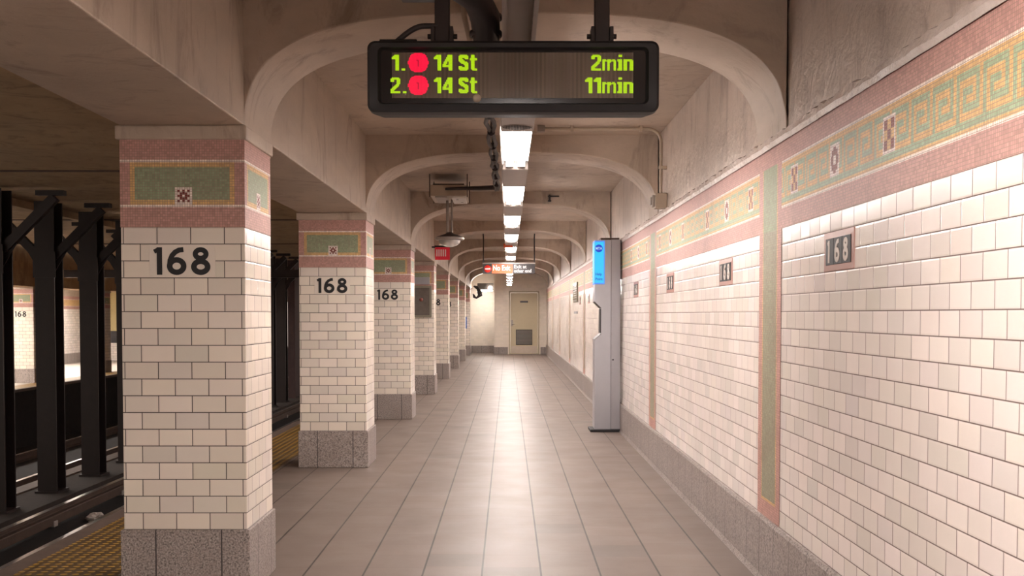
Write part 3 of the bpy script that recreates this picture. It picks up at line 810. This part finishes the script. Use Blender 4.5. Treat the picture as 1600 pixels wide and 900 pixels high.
for li, (a, mins) in enumerate((('1.', '2min'), ('2.', '11min'))):
    row = 2 + 20 * li
    put(a, 0 if a[0] == '1' else -1, row, 2)
    for r in range(19):
        for c in range(17):
            if ((r - 9) * PV) ** 2 + ((c - 8) * PIT) ** 2 < .0375 ** 2:
                one = 7 <= r <= 12 and c in (8,) or (r == 7 and c == 7)
                dot(dim if one else red, 13 + c, row - 2.6 + r, .47)
    put('14', 34, row, 1); put('St', 34 + 20, row, 1)
    put(mins, 195 - width(mins, 1), row, 1)
led.build('green_lettering', 'led', scr); red.build('red_route_bullets', 'ledred', scr); dim.build('bullet_numerals', 'leddim', scr)
# sensor bump at the bottom edge of the face
MB().lathe((-.325 + .01 + .18, .018, mz0 - .012 + .012), [(.0, -.006), (.010, -.005), (.015, 0.0), (.017, .006)], 'x', 18, 'y').build('light_sensor', 'conduit', t)
MB().box(-.50, -.36, .04, .12, s_h - .002, s_h + .022, 'x', .003).build('cable_box', 'black', t)
MB().box(.42, .475, .05, .13, s_h - .002, s_h + .012, 'x', .003).build('top_latch', 'black', t)
for sx in (-.2475 - .02, .355 - .02):
    hb = MB().box(sx - .028, sx + .028, .07, .13, s_h, CEIL - 2.070, 'x', .004); hg = hb.build('hanger', 'steel_dark', t)
    MB().box(sx - .042, sx - .028, .06, .14, s_h, s_h + .075, 'x', .002).box(sx + .028, sx + .042, .06, .14, s_h, s_h + .075, 'x', .002).tube([(sx - .056, .10, s_h + .045), (sx + .056, .10, s_h + .045)], .010).build('clevis_bracket', 'steel_dark', hg)
hs = [(-.44 + .012 * i, .08, s_h + .02 + .06 * sin(pi / 2 * min(1, i / 9))) for i in range(0, 14)]
MB().tube(hs, .011, 'x', 12).build('cable_hose', 'cable', t)
# dark conduit fittings above the sign
b = MB(); b.tube([(-.33, 4.55, 2.62), (-.22, 4.60, 2.615), (-.13, 4.70, 2.60), (-.095, 4.80, 2.55), (-.09, 4.86, 2.49), (-.09, 4.9, 2.43)], [.03, .045, .06, .062, .058, .05], 'x', 16)
b.box(-.42, -.24, 4.5, 4.62, 2.555, 2.68, 'x', .006)
for zz in (2.55, 2.48): b.lathe((-.092, 4.86, zz), [(.058, 0), (.068, 0), (.068, .02), (.058, .02)], 'x', 16)
tag(b.build('cable_elbow', 'cable'), 'bulky dark cable elbow and junction box above the countdown sign', 'conduit')
b = MB(); b.box(-.022, .115, 3.4, 5.20, 2.50, 2.512); b.box(-.022, -.004, 3.4, 5.2, 2.46, 2.50); b.box(.098, .115, 3.4, 5.2, 2.46, 2.50)
b.box(-.01, .10, 3.4, 5.2, 2.512, 2.53)
for y in (3.6, 4.6): b.tube([(.045, y, 2.53), (.045, y, CEIL - .001)], .006)
tag(b.build('steel_channel', 'housing'), 'pale steel channel running overhead into the top of the countdown sign', 'channel')
b = MB().tube([(-.20, 4.95, 2.80), (-.19, 5.05, 2.62), (-.165, 5.2, 2.52), (-.16, 5.28, 2.42)], .012, 'x', 12)
tag(b.build('thin_conduit', 'conduit'), 'thin pale conduit slanting behind the left hanger of the countdown sign', 'conduit')

# overhead dark cables left of the lights
ct = thing('cable_bundle', 'pair of dark strapped cables beside the overhead light row', 'cable', (0, 4.95, 2.47))
for q, xo in ((0, -.128), (1, -.092)):
    MB().tube([(xo + .010 * sin(i * 1.9 + q * 2.2), .25 * i, .005 * i + .010 * sin(i * 1.3 + q)) for i in range(29)], .0135, 'x', 10).build('cable', 'cable', ct)
for i in range(9):
    yy = .45 + .75 * i; zz = .02 * yy
    MB().tube([(-.11, yy, zz), (-.11, yy + .05, zz)], .026, 'x', 14).tube([(-.11, yy + .02, zz + .02), (-.11, yy + .02, zz + .08)], .006).build('cable_clamp', 'cable', ct)

# access point box with horizontal conduit
t = thing('ceiling_equipment_box', 'grey equipment box hung under the ceiling left of the lights', 'box', (-.648, 12.6, 2.61))
MB().box(-.20, .20, 0, .80, 0, .12, 'x', .006).build('box_body', 'conduit', t)
MB().box(-.17, .17, .03, .77, .12, .135).build('lid', 'black', t)
MB().box(-.15, -.02, .06, .72, -.012, 0, 'x', .003).build('bottom_panel', 'housing', t)
wp = MB().box(.03, .18, .06, .72, -.02, 0, 'x', .003).build('white_bottom_panel', 'signwhite', t)
for hx, hy in ((.09, .22), (.13, .55)): MB().lathe((hx, hy, -.022), [(0, 0), (.014, 0), (.014, .003)], 'x', 12).build('panel_hole', 'black', wp)
for sx in (-.205, .205):
    for sy in (.03, .76): MB().tube([(sx, sy, -.01), (sx, sy, CEIL - 2.61)], .005).build('hanger_rod', 'steel_dark', t)
MB().tube([(-.03, -.03, .07), (.12, -.06, .072), (.36, -.30, .05), (.52, -.55, .03)], [.013, .018, .024, .026], 'x', 12).build('conduit_arm', 'cable', t)
t2 = thing('dome_camera', 'hanging camera with clear dome on twin pipes below the grey box', 'camera', (-.655, 13.0, 2.10))
for sx, rr_, z0_ in ((-.024, .016, .11), (.026, .011, .10)): MB().tube([(sx, 0, z0_), (sx, 0, .51)], rr_).build('drop_pipe', 'galv', t2)
MB().lathe((0, 0, 0), [(.0, .145), (.03, .14), (.05, .125), (.15, .090), (.155, .082), (.0, .082)], 'x', 28).build('dome_cap', 'steel_dark', t2)
MB().lathe((0, 0, 0), [(.155, .087), (.168, .078), (.162, .056), (.12, .05)], 'x', 28).build('dome_ring', 'galv', t2)
mg, nt, bb = newmat('clear_dome'); bb.inputs['Base Color'].default_value = (.9, .88, .85, 1); bb.inputs['Roughness'].default_value = .08
bb.inputs['Transmission Weight'].default_value = .7; M['domeglass'] = mg
MB().lathe((0, 0, 0), [(.125, .052), (.12, .03), (.105, .010), (.078, -.010), (.04, -.022), (.0, -.026)], 'x', 28).build('clear_dome', 'domeglass', t2)
MB().lathe((0, 0, 0), [(.0, .05), (.06, .05), (.06, .02), (.04, .005), (.0, .0)], 'x', 16).build('camera_core', 'galv', t2)

# small red sign with white bars
t = thing('red_bar_sign', 'small red hanging sign with five white vertical bars', 'sign', (-1.045, 18.45, 2.19))
MB().box(-.118, .118, 0, .03, 0, .20, 'x', .003).build('sign_plate', 'redsign', t)
MB().box(-.125, .118, -.004, .034, .20, .228, 'x', .002).build('top_rail', 'black', t)
b = MB()
for i in range(5): b.box(-.098 + .034 * i, -.078 + .034 * i, -.0025, 0, .055, .165)
b.build('white_bars', 'signwhite', t)
MB().box(-.17, -.10, .005, .025, .19, .215).build('wall_bracket', 'black', t)

# NO EXIT sign
t = thing('exit_direction_sign', 'hanging orange and black No Exit sign below the light row', 'sign', (0.018, 19.50, 2.005))
W_ = .44
MB().box(-W_, W_, 0, .03, 0, .165, 'x', .002).build('sign_board', 'signblack', t)
MB().box(-W_ - .01, W_ + .01, -.006, .036, .165, .19, 'x', .002).build('top_rail', 'galv', t)
MB().box(-.285, .065, -.002, 0, .005, .162).build('orange_field', 'orange', t)
nd = MB().lathe((-.36, -.002, .082), [(.0, -.001), (.062, -.001), (.062, .001)], 'x', 28, 'y').build('no_entry_disc', 'signred', t)
MB().box(-.405, -.315, -.0045, -.002, .07, .094).build('no_entry_bar', 'signwhite', nd)
text_mesh('lettering_no_exit', 'No Exit', .125, 'signwhite', t, (-.272, -.003, .055), FRONT, .001, .004, sx=.74)
text_mesh('lettering_exit_at', 'Exit at', .082, 'signwhite', t, (.085, -.003, .092), FRONT, .001, .001, sx=1.0)
text_mesh('lettering_other_end', 'other end', .082, 'signwhite', t, (.085, -.003, .022), FRONT, .001, .001, sx=.90)
for sx in (-.43, .43): MB().tube([(sx, .015, .19), (sx, .015, .60), (sx * 1.01, .03, .675)], .011).build('hanger_rod', 'steel_dark', t)

# small red strip sign on the fixture row
tag(MB().box(-.055, .06, 0, .012, 0, .05, 'x', .002).build('red_marker_plate', 'orange', loc=(.0, 14.9, 2.18)), 'small orange-red plate under the light row above the exit sign', 'sign')

# conduit on the ceiling and down the right wall, with switch box
pts = [(.30, 9.42, 2.825)] + [(1.14 - .0, 9.42, 2.825)]
for i in range(1, 9):
    a = radians(90 * i / 8); pts.append((1.14 + .105 * sin(a), 9.42, 2.72 + .105 * cos(a)))
pts.append((1.245, 9.42, 2.30))
t = thing('wall_conduit', 'painted conduit along ceiling bending down the right wall to a switch box', 'conduit', (0, 0, 0))
MB().tube(pts, .014, 'x', 14).build('pipe', 'conduit', t)
MB().box(1.195, 1.29, 9.36, 9.48, 2.18, 2.30, 'x', .004).build('switch_box', 'conduit', t)
MB().box(1.172, 1.195, 9.375, 9.465, 2.195, 2.285, 'x', .003).box(1.160, 1.172, 9.40, 9.44, 2.21, 2.27).build('socket_face', 'galv', t)
for x in (.52, 1.08): MB().box(x - .012, x + .012, 9.40, 9.44, 2.80, 2.86).build('pipe_clip', 'conduit', t)
MB().box(1.225, 1.292, 9.40, 9.44, 2.50, 2.525).build('pipe_clip', 'conduit', t)
MB().box(.24, .30, 9.39, 9.45, 2.80, 2.85, 'x', .004).build('junction_box', 'galv', t)
tag(MB().tube([(.52, 14.42, 2.74), (.52, 14.42, 2.81)], .012).tube([(.50, 14.43, 2.79), (.64, 14.43, 2.79)], .010).lathe((.52, 14.42, 2.72), [(0, 0), (.022, .004), (.022, .02), (0, .03)], 'x', 12).build('sprinkler_head', 'cable'), 'small dark nozzle fitting on the arch right of the light row', 'fitting')

# ================================================================== HELP COLUMN
t = thing('help_column', 'tall silver help column with glowing blue panel by the right wall', 'kiosk', (1.118, 12.9, 0))
prof = [(-.145, .03), (.035, .03), (.035, 2.15), (-.145, 2.15), (-.145, 1.46), (-.138, 1.452), (-.077, 1.40), (-.073, 1.39), (-.073, 1.10), (-.077, 1.09), (-.138, 1.045), (-.145, 1.035)]
# front shell as two blocks joined by the notch neck
def quadprism(b, pl, y0, y1): b.prism(pl, y0, y1, 'y')
b = MB()
quadprism(b, [(-.145, .03), (.035, .03), (.035, 1.035), (-.145, 1.035)], 0, .30)
quadprism(b, [(-.145, 1.035), (.035, 1.035), (.035, 1.10), (-.073, 1.10)], 0, .30)
quadprism(b, [(-.073, 1.10), (.035, 1.10), (.035, 1.39), (-.073, 1.39)], 0, .30)
quadprism(b, [(-.073, 1.39), (.035, 1.39), (.035, 1.46), (-.145, 1.46)], 0, .30)
quadprism(b, [(-.145, 1.46), (.035, 1.46), (.035, 2.15), (-.145, 2.15)], 0, .30)
b.build('column_shell', 'silver', t)
MB().box(.037, .142, .008, .29, .03, 2.155, 'x', .004).build('rear_housing', 'silver2', t)
MB().box(-.195, .165, -.04, .34, 0, .03, 'x', .006).build('base_plate', 'black', t)
MB().box(-.08, .13, .02, .28, 2.15, 2.175, 'x', .004).build('top_cap', 'rust', t)
MB().box(-.079, -.072, .01, .29, 1.11, 1.38, 'x', .001).build('call_panel', 'black', t)
MB().box(-.147, -.035, -.003, .0, 1.655, 2.14).box(-.149, -.145, .0, .30, 1.655, 2.14).build('light_panel_edge', 'helpglow', t)
lp = MB().box(-.146, -.047, -.0045, -.003, 1.672, 2.125).box(-.1505, -.149, .015, .285, 1.672, 2.125).build('light_panel', 'helpblue', t)
lc = MB().lathe((-.102, -.0045, 2.055), [(0, -.001), (.043, -.001), (.043, .001)], 'x', 32, 'y').build('logo_disc', 'helpink', lp)
text_mesh('logo_lettering', 'MTA', .042, 'helpwhite', lp, (-.139, -.0065, 2.041), FRONT, .0005, .001, sx=.86)
text_mesh('lettering_help', 'Help', .040, 'helpink', lp, (-.140, -.0055, 1.755), FRONT, .0005, .001, sx=.95)
text_mesh('lettering_point', 'Point', .040, 'helpink', lp, (-.140, -.0055, 1.70), FRONT, .0005, .001, sx=.95)
MB().lathe((.062, .008, .81), [(0, -.004), (.008, -.003), (.009, .001)], 'x', 12, 'y').build('lock', 'black', t)
b = MB(); b.prism([(-.1465, 1.033), (-.1455, 1.0395), (-.0745, 1.1035), (-.071, 1.10)], -.002, .302, 'y'); b.prism([(-.1465, 1.462), (-.1455, 1.4565), (-.0745, 1.3865), (-.071, 1.39)], -.002, .302, 'y'); b.build('notch_shade_strip', 'louver', t)  # dark strips added over the notch bevels to subdue the light they catch
MB().box(.0352, .0368, .001, .29, .03, 2.15).build('seam_strip', 'steel_dark', t)

# glass case on the fourth pillar
t = thing('glass_display_case', 'framed glass case with grey header on the fourth pillar', 'display case', (PXC, PY[3], 1.27))
MB().box(-.27, .25, -.028, -.002, 0, .52, 'x', .004).build('case_frame', 'caseframe', t)
MB().box(-.235, .215, -.031, -.026, .035, .485).build('glass', 'glasscase', t)
MB().box(-.27, .22, -.02, -.002, .54, .66, 'x', .003).build('header_plate', 'silver2', t)
MB().lathe((.08, -.033, .29), [(0, -.002), (.03, -.002), (.03, .002)], 'x', 18, 'y').build('round_mark', 'red', t)
# blue sign by the last pillar
tag(MB().box(-.10, .02, 0, .02, 0, .38, 'x', .004).build('blue_sign', 'blue', loc=(XL - .12, 36.9, .86)), 'narrow blue sign fixed low on the last pillar', 'sign')
# vent and small plate on the right wall
t = thing('wall_vent', 'greenish framed vent high on the right wall beyond the help column', 'vent', (XR, 21.6, 1.55))
MB().box(-.03, 0, -.62, .62, 0, .36, 'x', .004).build('vent_frame', 'caseframe', t)
b = MB()
for i in range(7): b.box(-.034, -.028, -.52, .52, .045 + i * .042, .065 + i * .042)
b.build('vent_slats', 'glasscase', t)
tag(MB().box(-.012, 0, -.45, .45, 0, .045, 'x', .002).build('blue_grey_plate', 'silver', loc=(XR, 21.6, 1.33)), 'narrow blue grey plate on the wall under the vent', 'sign')

# recess ceiling clutter at the end
t = thing('recess_lamp', 'bright lamp cluster hung in the far left recess', 'light', (-.72, 38.7, 2.08))
MB().box(-.26, .20, -.08, .09, .02, .05, 'x', .004).build('diffuser', 'recesslamp', t)
MB().box(-.30, .24, -.1, .1, .05, .28, 'x', .01).build('lamp_housing', 'louver', t)
for i, x in enumerate((-.26, -.14, -.02)): MB().box(x - .05, x + .05, -.11, -.09, .0, .05, 'x', .004).build('lamp_lens', 'farlamp', t)
MB().lathe((.13, -.12, .11), [(0, -.03), (.05, -.02), (.07, .0), (.06, .03)], 'x', 16, 'y').build('round_lamp', 'farlamp', t)
b = MB()
for q in range(3): b.tube([(-1.12 + .05 * q, 38.0, 2.25), (-1.0 + .06 * q, 38.0, 2.15 - .05 * q), (-.96 + .05 * q, 38.0, 1.95), (-1.04, 38.0, 1.85), (-1.14, 38.0, 1.9 + .04 * q)], .03, 'x', 10)
tag(b.build('coiled_hose', 'cable'), 'dark looped hose hanging at the left of the far recess', 'hose')

# ================================================================== STEEL COLUMNS between the tracks
def make_column(label):
    t = thing('steel_column', label, 'column', (-6.2, 14.0, -1.09), 'dark steel columns between the tracks')
    b = MB(); H = 3.92
    b.box(-.13, .13, -.16, -.135, 0, H); b.box(-.13, .13, .135, .16, 0, H); b.box(-.02, .02, -.135, .135, 0, H)
    b.box(-.16, .16, -.19, .19, 0, .03)
    b.box(-.15, .15, -.17, -.16, 2.9, 3.25); b.build('h_column', 'steel_dark', t)
    for s in (-1, 1):
        k = MB(); a, c = Vector((.10 * s, 3.18)), Vector((.74 * s, 3.82)); d = (c - a).normalized(); q = Vector((-d.y, d.x)) * .055
        for yy in (-.05,):
            k.prism([tuple(a + q), tuple(a - q), tuple(c - q), tuple(c + q)], yy - .05, yy + .05, 'y')
        k.box(min(.52 * s, .86 * s), max(.52 * s, .86 * s), -.10, .0, 3.84, 3.90)
        g_ = [(.10 * s, 2.98), (.10 * s, 3.34), (.34 * s, 3.38)]
        k.prism(g_, -.06, -.04, 'y'); k.build('knee_brace', 'steel_dark', t)
    return t
c0 = make_column('x')
ylist = [14.0 + 1.6 * i for i in range(12)]
cl = ['steel column at the very left edge of the view', 'left one of the two full steel columns left of the nearest pillar', 'right one of the two full steel columns, nearer the nearest pillar',
      'steel column partly hidden by the left edge of the nearest pillar']
for i, y in enumerate(ylist):
    lab = cl[i] if i < 4 else ('steel column hidden behind the nearest tiled pillar' if i < 10 else ['left steel column in the gap between first and second pillars', 'right steel column in the gap between first and second pillars'][i - 10])
    if i == 0: c0['label'] = lab
    else: dup(c0, (-6.2, y, -1.09), lab)

# ================================================================== RAILS
def rail(name, x, z, label, y0, y1, cat='rail', third=False, grp=None):
    t = thing(name, label, cat, (x, 0, z - .15), grp)
    b = MB()
    pr_ = [(-.065, 0), (.065, 0), (.065, .012), (.012, .03), (.012, .105), (.035, .118), (.035, .15), (-.035, .15), (-.035, .118), (-.012, .105), (-.012, .03), (-.065, .012)]
    b.prism(pr_, y0, y1, 'y'); b.build('rail_body', 'rust', t)
    MB().box(-.033, .033, y0, y1, .150, .153).build('rail_head', 'railtop', t)
    return t
r1 = rail('third_rail', -5.45, -1.00, 'nearer third rail running along the front of the steel columns', -4, 70)
MB().box(-.075, .078, -4, 70, -.03, .085, 'x', .01).build('rail_base_board', 'rust', r1)
r2 = rail('third_rail', -6.95, -1.27, 'farther third rail behind the steel columns', -4, 70)
for i in range(18):
    MB().box(-.09, .09, 4 + 2.4 * i - .06, 4 + 2.4 * i + .06, -.05, .02, 'x', .01).build('insulator', 'housing', r1)
tb = MB().box(-7.05, -6.80, -4, 70, -1.195, -1.165); tag(tb.build('protection_board', 'rust'), 'wooden protection board above the farther third rail', 'board')
for x, z, lb in ((-3.32, -1.07, 'running rail right beside the near platform edge'), (-4.77, -1.07, 'running rail of the near track on its far side'), (-7.75, -1.31, 'running rail of the far track closer to the columns'), (-9.2, -1.31, 'running rail of the far track under the far platform')):
    rail('running_rail', x, z, lb, -4, 70)
# litter
bm = bmesh.new(); bmesh.ops.create_icosphere(bm, subdivisions=3, radius=.1); rg = random.Random(5)
for v in bm.verts:
    k = .55 + .7 * rg.random(); v.co = Vector((v.co.x * 1.25 * k, v.co.y * k, max(-.03, v.co.z * .65 * k)))
me = bpy.data.meshes.new('crumpled_paper'); bm.to_mesh(me); bm.free(); me.materials.append(M['paper'])
o = bpy.data.objects.new('crumpled_paper', me); COL.objects.link(o); o.location = (-5.05, 14.1, -1.19)
tag(o, 'white crumpled paper lying on the track bed beside the third rail', 'litter')
